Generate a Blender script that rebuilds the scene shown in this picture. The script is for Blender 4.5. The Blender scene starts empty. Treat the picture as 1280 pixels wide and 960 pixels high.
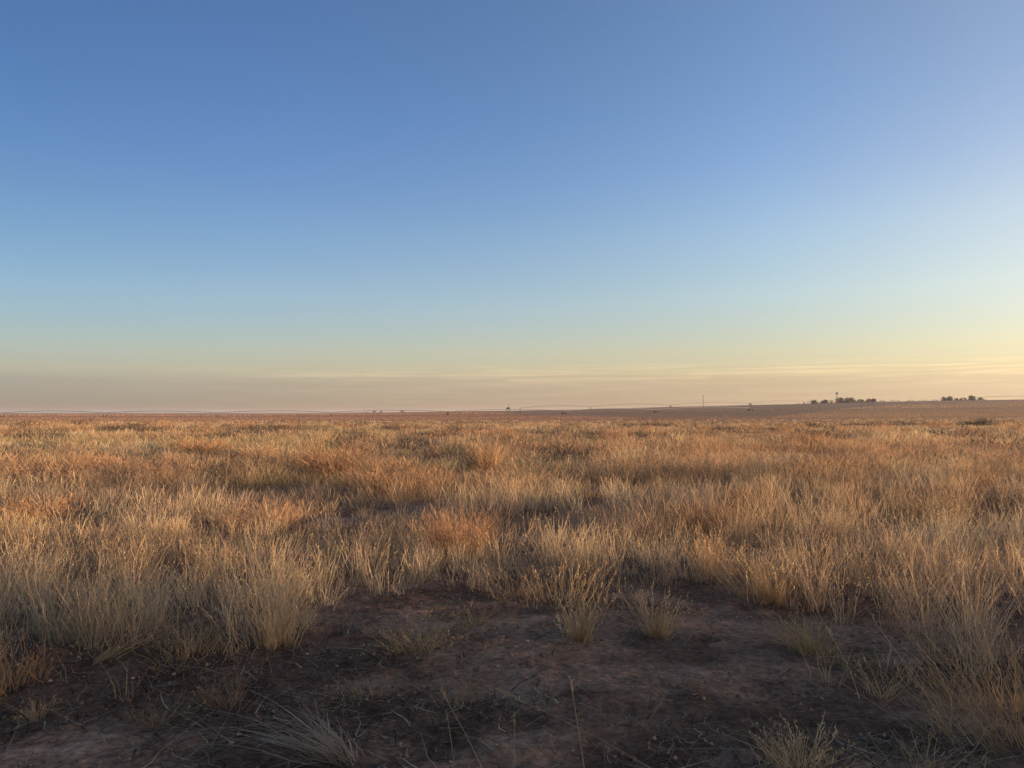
import bpy, math, random
import numpy as np

random.seed(7)
rng = np.random.default_rng(11)
R = math.radians
scene = bpy.context.scene
col = scene.collection

# ------------------------------------------------------------------ camera constants
CAM_H = 1.55
PITCH = R(2.2)
FPX = 950.0                     # focal length in pixels of a 1280 wide picture
SUN_AZ, SUN_EL = 100.0, 4.0      # degrees, azimuth clockwise from the view axis (+Y)


# ------------------------------------------------------------------ noise
def _hash(ix, iy, seed):
    h = (ix.astype(np.int64) * 374761393 + iy.astype(np.int64) * 668265263 + seed * 1442695041) & 0xFFFFFFFF
    h = ((h ^ (h >> 13)) * 1274126177) & 0xFFFFFFFF
    h = (h ^ (h >> 16)) & 0xFFFFFFFF
    return h / 4294967295.0


def vnoise(x, y, seed=0):
    x = np.asarray(x, float); y = np.asarray(y, float)
    ix = np.floor(x); iy = np.floor(y)
    fx = x - ix; fy = y - iy
    fx = fx * fx * fx * (fx * (fx * 6 - 15) + 10); fy = fy * fy * fy * (fy * (fy * 6 - 15) + 10)
    a = _hash(ix, iy, seed); b = _hash(ix + 1, iy, seed)
    c = _hash(ix, iy + 1, seed); d = _hash(ix + 1, iy + 1, seed)
    return (a * (1 - fx) + b * fx) * (1 - fy) + (c * (1 - fx) + d * fx) * fy


def fbm(x, y, seed=0, octaves=4):
    s = 0.0; amp = 0.5; tot = 0.0
    for o in range(octaves):
        s = s + amp * vnoise(x, y, seed + o * 17); tot += amp
        x = np.asarray(x) * 2.03 + 11.3; y = np.asarray(y) * 2.03 - 7.1; amp *= 0.5
    return s / tot


def sstep(a, b, x):
    t = np.clip((np.asarray(x, float) - a) / (b - a), 0, 1)
    return t * t * (3 - 2 * t)


# ------------------------------------------------------------------ terrain
RIDGE_PX = [(-3000, 0), (300, 0), (480, 1.2), (640, 3.0), (760, 5.5), (840, 7.5), (1000, 10.5), (1100, 12.4), (1280, 13.6), (1600, 14), (3500, 9)]
HOLES = [(418, 790, .10), (595, 797, .085), (878, 799, .07)]      # burrow mouths (pixel of the photo, radius)
_hx = np.array([(p[0] - 640) / FPX for p in RIDGE_PX]); _hv = np.array([p[1] for p in RIDGE_PX])
RIDGE_D = 1500.0
hole_xy = []


def terrain(x, y, fine=True):
    x = np.asarray(x, float); y = np.asarray(y, float)
    r = np.hypot(x, y)
    az = np.arctan2(x, y)
    t = np.tan(np.clip(az, -1.35, 1.35))
    rise = np.interp(t, _hx, _hv)
    amp = rise / FPX * RIDGE_D + np.where(rise > 0, CAM_H * np.clip(rise / 2, 0, 1), 0)
    s = 0.6 * sstep(110, RIDGE_D, r) + 0.4 * np.clip((r - 110) / (RIDGE_D - 110), 0, 1)
    h = amp * s * (1 - 0.5 * sstep(RIDGE_D * 1.05, 6000, r))
    # hummocks of the grassland
    near = sstep(12, 32, r) * (1 - sstep(70, 130, r))
    h = h + near * (fbm(x * .09, y * .14, 3, 3) - .5) * 0.30 - .02 * near
    h = h + sstep(160, 700, r) * (fbm(x * .004, y * .004, 5, 2) - .5) * 0.8
    if fine:
        nf = 1 - sstep(10, 22, r)
        h = h + nf * ((fbm(x * .55, y * .7, 21, 3) - .5) * .13 + (fbm(x * 2.6, y * 3.4, 31, 4) - .5) * .045 + (fbm(x * 13, y * 15, 41, 4) - .5) * .026)
        for (cx, cy, rad) in hole_xy:
            d = np.hypot((x - cx) / 1.25, y - cy) / rad
            h = h - .13 * np.exp(-(d ** 4)) + .022 * np.exp(-((d - 1.5) / .4) ** 2)
    return h


def ray(px, py):
    dx = (px - 640) / FPX; dz = -(py - 480) / FPX
    c, s = math.cos(PITCH), math.sin(PITCH)
    return np.array([dx, c - dz * s, s + dz * c])


def at(px, py):
    """the ground point seen at a pixel of the 1280 x 960 photograph"""
    d = ray(px, py)
    t0, t = 0.5, 1.0
    while t < 6000:
        p = d * t
        if CAM_H + p[2] < float(terrain(p[0], p[1])):
            lo, hi = t0, t
            for _ in range(24):
                m = (lo + hi) / 2; p = d * m
                if CAM_H + p[2] < float(terrain(p[0], p[1])): hi = m
                else: lo = m
            p = d * hi
            return float(p[0]), float(p[1]), float(terrain(p[0], p[1]))
        t0 = t; t *= 1.02
    p = d * 1500
    return float(p[0]), float(p[1]), float(terrain(p[0], p[1]))


def along(px, dist):
    """the ground point at a distance (m) in the direction of a pixel column"""
    x = (px - 640) / FPX * dist
    return x, dist, float(terrain(x, dist))


for (hpx, hpy, hr) in HOLES:
    hx, hy, _ = at(hpx, hpy); hole_xy.append((hx, hy, hr))


# ------------------------------------------------------------------ object helpers
def tag(o, label=None, cat=None, group=None, kind=None):
    if label: o['label'] = label
    if cat: o['category'] = cat
    if group: o['group'] = group
    if kind: o['kind'] = kind
    return o


def empty(name, loc, rz=0.0):
    o = bpy.data.objects.new(name, None); col.objects.link(o)
    o.location = loc; o.rotation_euler = (0, 0, rz); o.empty_display_size = .2
    return o


def mesh_from(name, verts, faces_flat, nper, mat, parent=None, colors=None, smooth=False):
    """verts (N,3), faces_flat index array, nper verts per face (scalar or array)"""
    me = bpy.data.meshes.new(name)
    verts = np.asarray(verts, np.float32); faces_flat = np.asarray(faces_flat, np.int32)
    if np.isscalar(nper):
        nf = len(faces_flat) // nper; tot = np.full(nf, nper, np.int32)
    else:
        tot = np.asarray(nper, np.int32); nf = len(tot)
    start = np.zeros(nf, np.int32); start[1:] = np.cumsum(tot)[:-1]
    me.vertices.add(len(verts)); me.vertices.foreach_set('co', verts.ravel())
    me.loops.add(len(faces_flat)); me.loops.foreach_set('vertex_index', faces_flat)
    me.polygons.add(nf); me.polygons.foreach_set('loop_start', start); me.polygons.foreach_set('loop_total', tot)
    if smooth: me.polygons.foreach_set('use_smooth', np.ones(nf, bool))
    if colors is not None:
        a = me.color_attributes.new('tint', 'FLOAT_COLOR', 'POINT')
        c4 = np.ones((len(verts), 4), np.float32); c4[:, :3] = colors
        a.data.foreach_set('color', c4.ravel())
    me.update(); me.validate()
    me.materials.append(mat)
    o = bpy.data.objects.new(name, me); col.objects.link(o)
    if parent is not None: o.parent = parent
    return o


class MB:
    """collects boxes, tubes and lathes and links them as one mesh"""
    def __init__(s): s.v = []; s.f = []

    def add(s, vs, fs):
        b = len(s.v); s.v += [tuple(map(float, v)) for v in vs]; s.f += [tuple(i + b for i in f) for f in fs]; return s

    def box(s, c, d):
        x, y, z = c; a, b, e = d[0] / 2, d[1] / 2, d[2] / 2
        vs = [(x + i * a, y + j * b, z + k * e) for k in (-1, 1) for j in (-1, 1) for i in (-1, 1)]
        return s.add(vs, [(0, 2, 3, 1), (4, 5, 7, 6), (0, 1, 5, 4), (2, 6, 7, 3), (0, 4, 6, 2), (1, 3, 7, 5)])

    def tube(s, pts, r, n=6):
        pts = [np.array(p, float) for p in pts]
        rs = r if hasattr(r, '__len__') else [r] * len(pts)
        vs = []; fs = []
        for i, p in enumerate(pts):
            t = pts[min(i + 1, len(pts) - 1)] - pts[max(i - 1, 0)]
            t = t / (np.linalg.norm(t) + 1e-9)
            u = np.cross(t, (0, 0, 1.0)) if abs(t[2]) < .95 else np.cross(t, (1.0, 0, 0))
            u = u / np.linalg.norm(u); w = np.cross(t, u)
            for k in range(n):
                a = 2 * math.pi * k / n
                vs.append(p + rs[i] * (math.cos(a) * u + math.sin(a) * w))
        for i in range(len(pts) - 1):
            for k in range(n):
                fs.append((i * n + k, i * n + (k + 1) % n, (i + 1) * n + (k + 1) % n, (i + 1) * n + k))
        fs.append(tuple(range(n))[::-1]); fs.append(tuple((len(pts) - 1) * n + k for k in range(n)))
        return s.add(vs, fs)

    def build(s, name, mat, parent=None):
        me = bpy.data.meshes.new(name); me.from_pydata(s.v, [], s.f); me.update()
        me.materials.append(mat)
        o = bpy.data.objects.new(name, me); col.objects.link(o)
        if parent is not None: o.parent = parent
        return o


# ------------------------------------------------------------------ materials
def new_mat(name):
    m = bpy.data.materials.new(name); m.use_nodes = True
    nt = m.node_tree
    for n in list(nt.nodes): nt.nodes.remove(n)
    out = nt.nodes.new('ShaderNodeOutputMaterial')
    return m, nt, out


def foliage_mat(name, transl=.35, rough=.75, tint=(1, 1, 1), var=.25, scale=9.0):
    m, nt, out = new_mat(name)
    L = nt.links.new; N = nt.nodes.new
    at_ = N('ShaderNodeAttribute'); at_.attribute_name = 'tint'
    geo = N('ShaderNodeNewGeometry')
    no = N('ShaderNodeTexNoise'); no.inputs['Scale'].default_value = scale; no.inputs['Detail'].default_value = 3
    L(geo.outputs['Position'], no.inputs['Vector'])
    mr = N('ShaderNodeMapRange'); mr.inputs[1].default_value = .3; mr.inputs[2].default_value = .7
    mr.inputs[3].default_value = 1 - var; mr.inputs[4].default_value = 1 + var
    L(no.outputs['Fac'], mr.inputs[0])
    mx = N('ShaderNodeMix'); mx.data_type = 'RGBA'; mx.blend_type = 'MULTIPLY'; mx.inputs[0].default_value = 1
    L(at_.outputs['Color'], mx.inputs[6]); L(mr.outputs[0], mx.inputs[7])
    p = N('ShaderNodeBsdfPrincipled'); p.inputs['Roughness'].default_value = rough
    p.inputs['Specular IOR Level'].default_value = .25
    L(mx.outputs[2], p.inputs['Base Color'])
    t = N('ShaderNodeBsdfTranslucent'); L(mx.outputs[2], t.inputs['Color'])
    ms = N('ShaderNodeMixShader'); ms.inputs[0].default_value = transl
    L(p.outputs[0], ms.inputs[1]); L(t.outputs[0], ms.inputs[2]); L(ms.outputs[0], out.inputs['Surface'])
    return m


def plain_mat(name, c, rough=.6, metal=0.0, var=.2, scale=3.0):
    m, nt, out = new_mat(name)
    L = nt.links.new; N = nt.nodes.new
    tc = N('ShaderNodeTexCoord'); no = N('ShaderNodeTexNoise'); no.inputs['Scale'].default_value = scale
    no.inputs['Detail'].default_value = 5
    L(tc.outputs['Object'], no.inputs['Vector'])
    cr = N('ShaderNodeValToRGB')
    cr.color_ramp.elements[0].position = .3; cr.color_ramp.elements[1].position = .7
    cr.color_ramp.elements[0].color = (*[v * (1 - var) for v in c], 1)
    cr.color_ramp.elements[1].color = (*[v * (1 + var) for v in c], 1)
    L(no.outputs['Fac'], cr.inputs[0])
    p = N('ShaderNodeBsdfPrincipled'); p.inputs['Roughness'].default_value = rough; p.inputs['Metallic'].default_value = metal
    L(cr.outputs[0], p.inputs['Base Color']); L(p.outputs[0], out.inputs['Surface'])
    return m


def soil_mat(name, c_dark, c_mid, c_light, s_big, s_fine, bump, bump_dist, stretch=(1, 1, 1), rough=.95, use_tint=False):
    m, nt, out = new_mat(name)
    L = nt.links.new; N = nt.nodes.new
    geo = N('ShaderNodeNewGeometry')
    mp = N('ShaderNodeMapping'); mp.inputs['Scale'].default_value = stretch
    L(geo.outputs['Position'], mp.inputs['Vector'])
    nb = N('ShaderNodeTexNoise'); nb.inputs['Scale'].default_value = s_big; nb.inputs['Detail'].default_value = 6; nb.inputs['Roughness'].default_value = .62
    nf = N('ShaderNodeTexNoise'); nf.inputs['Scale'].default_value = s_fine; nf.inputs['Detail'].default_value = 8; nf.inputs['Roughness'].default_value = .68
    L(mp.outputs[0], nb.inputs['Vector']); L(mp.outputs[0], nf.inputs['Vector'])
    ad = N('ShaderNodeMath'); ad.operation = 'ADD'
    mu = N('ShaderNodeMath'); mu.operation = 'MULTIPLY'; mu.inputs[1].default_value = .55
    L(nf.outputs['Fac'], mu.inputs[0])
    mu2 = N('ShaderNodeMath'); mu2.operation = 'MULTIPLY'; mu2.inputs[1].default_value = .45
    L(nb.outputs['Fac'], mu2.inputs[0])
    L(mu.outputs[0], ad.inputs[0]); L(mu2.outputs[0], ad.inputs[1])
    cr = N('ShaderNodeValToRGB'); e = cr.color_ramp.elements
    e[0].position = .38; e[0].color = (*c_dark, 1); e[1].position = .63; e[1].color = (*c_light, 1)
    k = e.new(.5); k.color = (*c_mid, 1)
    L(ad.outputs[0], cr.inputs[0])
    colr = cr.outputs[0]
    if use_tint:
        at_ = N('ShaderNodeAttribute'); at_.attribute_name = 'tint'
        mx = N('ShaderNodeMix'); mx.data_type = 'RGBA'; mx.blend_type = 'MULTIPLY'; mx.inputs[0].default_value = 1
        L(cr.outputs[0], mx.inputs[6]); L(at_.outputs['Color'], mx.inputs[7]); colr = mx.outputs[2]
    p = N('ShaderNodeBsdfPrincipled'); p.inputs['Roughness'].default_value = rough; p.inputs['Specular IOR Level'].default_value = .1
    L(colr, p.inputs['Base Color'])
    b = N('ShaderNodeBump'); b.inputs['Strength'].default_value = bump; b.inputs['Distance'].default_value = bump_dist
    L(nf.outputs['Fac'], b.inputs['Height']); L(b.outputs[0], p.inputs['Normal'])
    L(p.outputs[0], out.inputs['Surface'])
    return m


M_grass = foliage_mat('dry_grass', .42)
M_bush = foliage_mat('dry_weed', .25)
M_tree = foliage_mat('tree_leaves', .08, scale=.6, var=.4)
M_litter = foliage_mat('dead_litter', .1, .9)
M_bark = plain_mat('bark', (.07, .05, .035), .9)
M_galv = plain_mat('galvanised_steel', (.23, .22, .21), .5, .4)
M_rubber = plain_mat('tyre_rubber', (.03, .028, .026), .9)
M_darkwood = plain_mat('weathered_dark_wood', (.045, .038, .034), .9)
M_rust = plain_mat('dark_painted_steel', (.03, .026, .024), .7, .2)
M_stone = plain_mat('pale_stone', (.36, .28, .21), .85, 0, .25, 30)
M_soil = soil_mat('bare_soil', (.135, .072, .043), (.30, .170, .100), (.51, .31, .195), 2.2, 26.0, 1.0, .035, use_tint=True)
M_plough = soil_mat('ploughed_soil', (.20, .115, .07), (.27, .155, .095), (.33, .20, .125), .02, .7, 1.0, .6)
M_darkfield = soil_mat('dark_fallow_soil', (.20, .13, .08), (.27, .175, .11), (.34, .225, .145), .02, .7, 1.0, .4)
M_pasture = soil_mat('stubble_soil', (.20, .13, .07), (.31, .20, .105), (.40, .27, .15), .03, .8, 1.0, .5)


# ------------------------------------------------------------------ ground: one polar sheet split into fields
SAND = [(70, 945, .34, 1.8), (900, 790, .45, 1.1), (800, 850, .3, .8), (470, 860, .16, .9), (640, 940, .2, .8), (900, 740, .4, .7), (480, 770, .3, .6)]


def sand_mask(x, y):
    m = 0
    for (sx, sy, sr, amt) in SAND:
        cx, cy, _ = at(sx, sy)
        m = np.maximum(m, min(amt, 1) * np.exp(-(((x - cx) / (sr * 1.6)) ** 2 + ((y - cy) / sr) ** 2) ** 1.5))
    return m


def fallow_from(px):
    return np.interp(px, [540, 600, 660, 800, 960, 1020, 1060, 1120, 1280, 3000], [2500, 800, 320, 190, 190, 330, 520, 700, 900, 900])


def build_ground():
    rr = [0.0, .6, 1.2]
    r = 1.8
    while r < 14000:
        rr.append(r)
        k = .0052 if r < 9 else (.0052 + .02 * min(1, (r - 9) / 12))
        r *= 1 + k
    rr.append(14000.0)
    rr = np.array(rr)
    fine = np.arange(-44, 44.001, .22)
    coarse = np.arange(48, 312.1, 6.0)
    az = np.radians(np.concatenate([fine, coarse]))
    nr, na = len(rr), len(az)
    A, Rr = np.meshgrid(az, rr)
    X = Rr * np.sin(A); Y = Rr * np.cos(A)
    Z = terrain(X, Y)
    V = np.stack([X, Y, Z], -1).reshape(-1, 3)
    # natural patches: damp dark litter-stained soil, paler sand
    xs, ys = V[:, 0], V[:, 1]
    n1 = fbm(xs * .8, ys * 1.3, 77, 4); n2 = fbm(xs * 3.1, ys * 4.7, 88, 4)
    d = sstep(.42, .6, n1 * .7 + n2 * .3)
    left = sstep(-.2, -1.3, xs) * sstep(5.7, 5.0, ys) * sstep(3.2, 3.7, ys) * sstep(.30, .52, n1 * .5 + n2 * .5)
    d = d * (1 - .9 * left) - .62 * left
    for (sx, sy, sr, amt) in SAND:
        cx, cy, _ = at(sx, sy)
        d = np.maximum(d, amt * np.exp(-(((xs - cx) / (sr * 1.6)) ** 2 + ((ys - cy) / sr) ** 2) ** 1.5) * (.7 + .5 * n2))
    tint = np.stack([.55 + .52 * d, .53 + .54 * d, .53 + .54 * d], -1)
    I = np.arange(nr - 1)[:, None]; J = np.arange(na)[None, :]
    J2 = (J + 1) % na
    Q = np.stack([I * na + J, I * na + J2, (I + 1) * na + J2, (I + 1) * na + J], -1).reshape(-1, 4)[:, ::-1]
    c = V[Q].mean(1)
    rad = np.hypot(c[:, 0], c[:, 1]); t = c[:, 0] / np.maximum(c[:, 1], 1e-3)
    front = c[:, 1] > 20
    edge = 84 + 16 * (fbm(t * 9, t * 0 + 3, 9, 3) - .5)
    zone = np.zeros(len(Q), int)
    far = front & (rad > edge)
    zone[far] = 1
    # right: golden stubble beyond the grass, then a dark fallow belt in the middle distance
    px = t * FPX + 640
    gold = far & (px > 985 + 110 * sstep(300, 140, rad))
    zone[gold] = 3
    dark = far & (px > 560) & (rad > fallow_from(px))
    zone[dark] = 2
    mats = [M_soil, M_plough, M_darkfield, M_pasture]
    names = ['ground', 'ploughed_field', 'fallow_field', 'stubble_field']
    for z in range(4):
        q = Q[zone == z]
        used, inv = np.unique(q, return_inverse=True)
        o = mesh_from(names[z], V[used], inv.reshape(-1), 4, mats[z], colors=tint[used] if z == 0 else None, smooth=True)
        tag(o, kind='structure')


build_ground()


# ------------------------------------------------------------------ ribbons (blades of grass, twigs)
def ribbons(root, head, lean, curve, height, width, nseg, cols, twist=None, taper=.75, tipw=.12, droop=None, plume=None, crook=0.0):
    """N ribbons. head: azimuth of the lean; lean/curve: sideways travel as a share of the height."""
    n = len(root)
    t = np.linspace(0, 1, nseg + 1)[None, :]
    hx, hy = np.cos(head)[:, None], np.sin(head)[:, None]
    out = height[:, None] * (lean[:, None] * t + curve[:, None] * t * t)
    dr = 0 if droop is None else droop[:, None] * height[:, None] * t ** 3
    z = height[:, None] * t / np.sqrt(1 + (lean[:, None] + curve[:, None] * .6) ** 2) - dr
    tw = rng.uniform(0, math.pi, n) if twist is None else twist
    ox, oy = np.cos(tw)[:, None], np.sin(tw)[:, None]
    w = width[:, None] * np.maximum((1 - t) ** taper, tipw) * .5
    if plume is not None: w = w * (1 + plume[:, None] * np.exp(-((t - .8) / .17) ** 2))
    cx = root[:, 0:1] + hx * out; cy = root[:, 1:2] + hy * out; cz = root[:, 2:3] + z
    if crook:
        j = rng.normal(0, 1, (n, nseg + 1, 2)) * crook * height[:, None, None] / math.sqrt(nseg); j[:, 0] = 0; j = np.cumsum(j, 1)
        cx = cx + j[..., 0]; cy = cy + j[..., 1]
    Lf = np.stack([cx - ox * w, cy - oy * w, cz], -1); Rt = np.stack([cx + ox * w, cy + oy * w, cz], -1)
    V = np.stack([Lf, Rt], 2)                                # n, seg+1, 2, 3
    m = nseg + 1
    base = (np.arange(n) * m * 2)[:, None]
    s = np.arange(nseg)[None, :] * 2
    Q = np.stack([base + s, base + s + 1, base + s + 3, base + s + 2], -1).reshape(-1)
    C = np.repeat(cols, m * 2, axis=0)
    ctr = np.stack([cx, cy, cz], -1)
    return V.reshape(-1, 3), Q, C, ctr


class Strands:
    def __init__(s): s.V = []; s.Q = []; s.C = []; s.n = 0

    def add(s, V, Q, C):
        s.V.append(V); s.Q.append(Q + s.n); s.C.append(C); s.n += len(V)

    def build(s, name, mat, parent=None, origin=None):
        V = np.concatenate(s.V)
        if origin is not None: V = V - np.array(origin)
        return mesh_from(name, V, np.concatenate(s.Q), 4, mat, parent, np.concatenate(s.C))


def spikelets(st, ctr, cols, count, size, lo=.6, spread=.9):
    """small leaf-like spikelets along the upper part of each stalk (ctr: n, m, 3)"""
    n, m, _ = ctr.shape
    k = count
    t = lo + (1 - lo) * rng.random((n, k))
    f = t * (m - 1); i = np.minimum(f.astype(int), m - 2); fr = (f - i)[..., None]
    a = np.take_along_axis(ctr, i[..., None].repeat(3, -1), 1); b = np.take_along_axis(ctr, (i + 1)[..., None].repeat(3, -1), 1)
    p = a * (1 - fr) + b * fr
    d = rng.normal(0, 1, (n, k, 3)) * np.array([1, 1, .45]) * spread; d[..., 2] += 1.05
    d /= np.linalg.norm(d, axis=-1, keepdims=True)
    L = size * (.45 + .7 * rng.random((n, k, 1)))
    q = p + d * L
    u = np.cross(d, rng.normal(0, 1, (n, k, 3))); u /= np.linalg.norm(u, axis=-1, keepdims=True) + 1e-9
    w = L * .17
    mid = p * .45 + q * .55
    V = np.stack([p, mid - u * w, q, mid + u * w], 2).reshape(-1, 3)
    Q = np.arange(len(V))
    C = np.repeat(np.clip(cols * 1.08, 0, 1), k * 4, axis=0)
    st.add(V, Q, C)


# natural colours of dry grass
STRAW = np.array([.48, .345, .195]); PALE = np.array([.58, .45, .275]); ORANGE = np.array([.49, .315, .170])
RUST = np.array([.42, .225, .105]); GREY = np.array([.33, .24, .155]); GREEN = np.array([.33, .255, .125]); BROWN = np.array([.19, .115, .068])


def mixc(a, b, t):
    t = np.asarray(t)[..., None]
    return a * (1 - t) + b * t


def patch_color(x, y):
    """species patches of the field"""
    n1 = fbm(x * .11, y * .17, 101, 3); n2 = fbm(x * .33, y * .5, 131, 3); n3 = fbm(x * .07 + 40, y * .1, 171, 2)
    c = mixc(STRAW, PALE, sstep(.45, .7, n2))
    o = sstep(.48, .68, n1) * .85
    c = mixc(c, ORANGE, 0) if False else c * (1 - o[..., None]) + ORANGE * o[..., None]
    g = sstep(.52, .66, fbm(x * .16 - 9, y * .30, 151, 3))
    c = c * (1 - g[..., None]) + GREY * g[..., None]
    gr = sstep(.56, .7, n3) * .6
    c = c * (1 - gr[..., None]) + GREEN * gr[..., None]
    return c, o, g


def dense_mask(x, y):
    """1 where the tall grass stands, 0 on the bare soil by the camera"""
    wob = (fbm(x * .9, y * .9, 61, 3) - .5) * 1.3
    wob2 = (fbm(x * 2.3 + 5, y * 2.3, 71, 3) - .5) * .6
    yl = np.interp(x, [-60, -6, -1.75, -1.35, 1.9, 2.25, 2.6, 3.2, 60], [4.75, 4.75, 4.9, 6.65, 6.75, 6.0, 4.95, 4.2, 3.6])
    return sstep(-.22, .3, y - yl + wob * .45 + wob2)


FAR_SHRUBS = [(30, 530, 4.5), (105, 530, 3), (180, 538, 4), (50, 548, 3), (330, 536, 4), (160, 535, 3), (365, 538, 4), (300, 545, 3), (440, 532, 4), (500, 535, 4), (505, 558, 3),
              (580, 538, 4), (640, 560, 2.5), (695, 540, 5), (800, 530, 6), (860, 533, 5), (870, 545, 4), (780, 545, 4), (925, 540, 5), (1000, 532, 5), (1025, 548, 2.4), (1060, 530, 6), (1190, 544, 3.5), (700, 575, 2), (560, 572, 2.4), (455, 565, 2.2), (1240, 563, 3)]
SHRUB_SPOTS = [(*at(px_, py_ + 3)[:2], w_) for px_, py_, w_ in FAR_SHRUBS + [(186, 538, 3.2), (537, 543, 2.2), (576, 544, 2.2)]]


def grass_ring(st, y0, y1, dens, nb, width, nseg, hscale, margin_l, margin_r, seeds=0, seed_sz=.02, spread=.10, plume=0.0, fringe=0.0):
    # centres over the wedge the camera sees plus a margin
    W0 = -(.70 * y1 + margin_l); W1 = .70 * y1 + margin_r
    n = int((W1 - W0) * (y1 - y0) * dens)
    x = rng.uniform(W0, W1, n); y = rng.uniform(y0, y1, n)
    keep = (x > -(.70 * y + margin_l)) & (x < .70 * y + margin_r)
    if fringe:
        m_ = np.maximum(dense_mask(x, y + .75), np.maximum(dense_mask(x + .7, y), np.where(x < 0, dense_mask(x - .6, y), 0)))
        m_ = np.maximum(m_, .75 * sstep(-1.2, -2.0, x) * sstep(3.9, 4.4, y)); m_ = np.maximum(m_, .6 * sstep(1.5, 2.1, x) * sstep(3.2, 3.8, y))
        keep &= rng.random(n) < m_ * fringe
    else:
        keep &= rng.random(n) < dense_mask(x, y)
    x, y = x[keep], y[keep]
    clump = fbm(x * .8, y * .8, 201, 3)
    keep = rng.random(len(x)) < sstep(.16, .55, clump) * .6 + .4
    x, y = x[keep], y[keep]
    n = len(x)
    c, o, g = patch_color(x, y)
    h = hscale * (.30 + .22 * sstep(.25, .75, fbm(x * .5, y * .5, 211, 3)) + .05 * o - .07 * g) * rng.uniform(.75, 1.2, n)
    fy = sstep(13, 24, y)
    mound = sstep(.36, .64, fbm(x * .40, y * .22, 221, 3))
    h = h * (1 - fy + fy * (.76 + .44 * mound))
    for (sx, sy, sw) in SHRUB_SPOTS:
        d = np.hypot((x - sx) / (sw * .62), (y - sy + 1.2) / (sw * 1.1)); h = h * (1 - .8 * np.exp(-d ** 4))
    h = np.maximum(h, .14)
    c = c * (1 - fy[:, None]) + fy[:, None] * (c * (.90 + .16 * mound[:, None]))
    c = c * rng.uniform(.78, 1.2, (n, 1))
    idx = np.repeat(np.arange(n), nb)
    N = len(idx)
    ang = rng.uniform(0, 2 * math.pi, N); rad = np.abs(rng.normal(0, spread, N))
    bx = x[idx] + rad * np.cos(ang); by = y[idx] + rad * np.sin(ang)
    root = np.stack([bx, by, terrain(bx, by) - .01], -1)
    head = ang + rng.normal(0, .7, N)
    lean = rng.uniform(.02, .30, N) + rad * .9; curve = rng.uniform(0, .28, N)
    hh = h[idx] * rng.uniform(.5, 1.12, N)
    ww = width * rng.uniform(.6, 1.35, N)
    cc = c[idx] * rng.uniform(.75, 1.25, (N, 1)) * (1 + rng.normal(0, .05, (N, 3)))
    bent = (rng.random(N) < .16) * rng.uniform(.3, .9, N)          # broken and nodding stems
    V, Q, C, ctr = ribbons(root, head, lean + bent * .3, curve + bent * .7, hh, ww, nseg, np.clip(cc, .01, .9), tipw=.25, plume=np.where(rng.random(N) < .6, plume, 0) if plume else None, crook=.055, droop=bent * .45)
    st.add(V, Q, C)
    if seeds:
        pick = rng.random(N) < .4
        spikelets(st, ctr[pick], np.clip(cc[pick], 0, .9), seeds, seed_sz, lo=.6, spread=.4)


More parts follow.
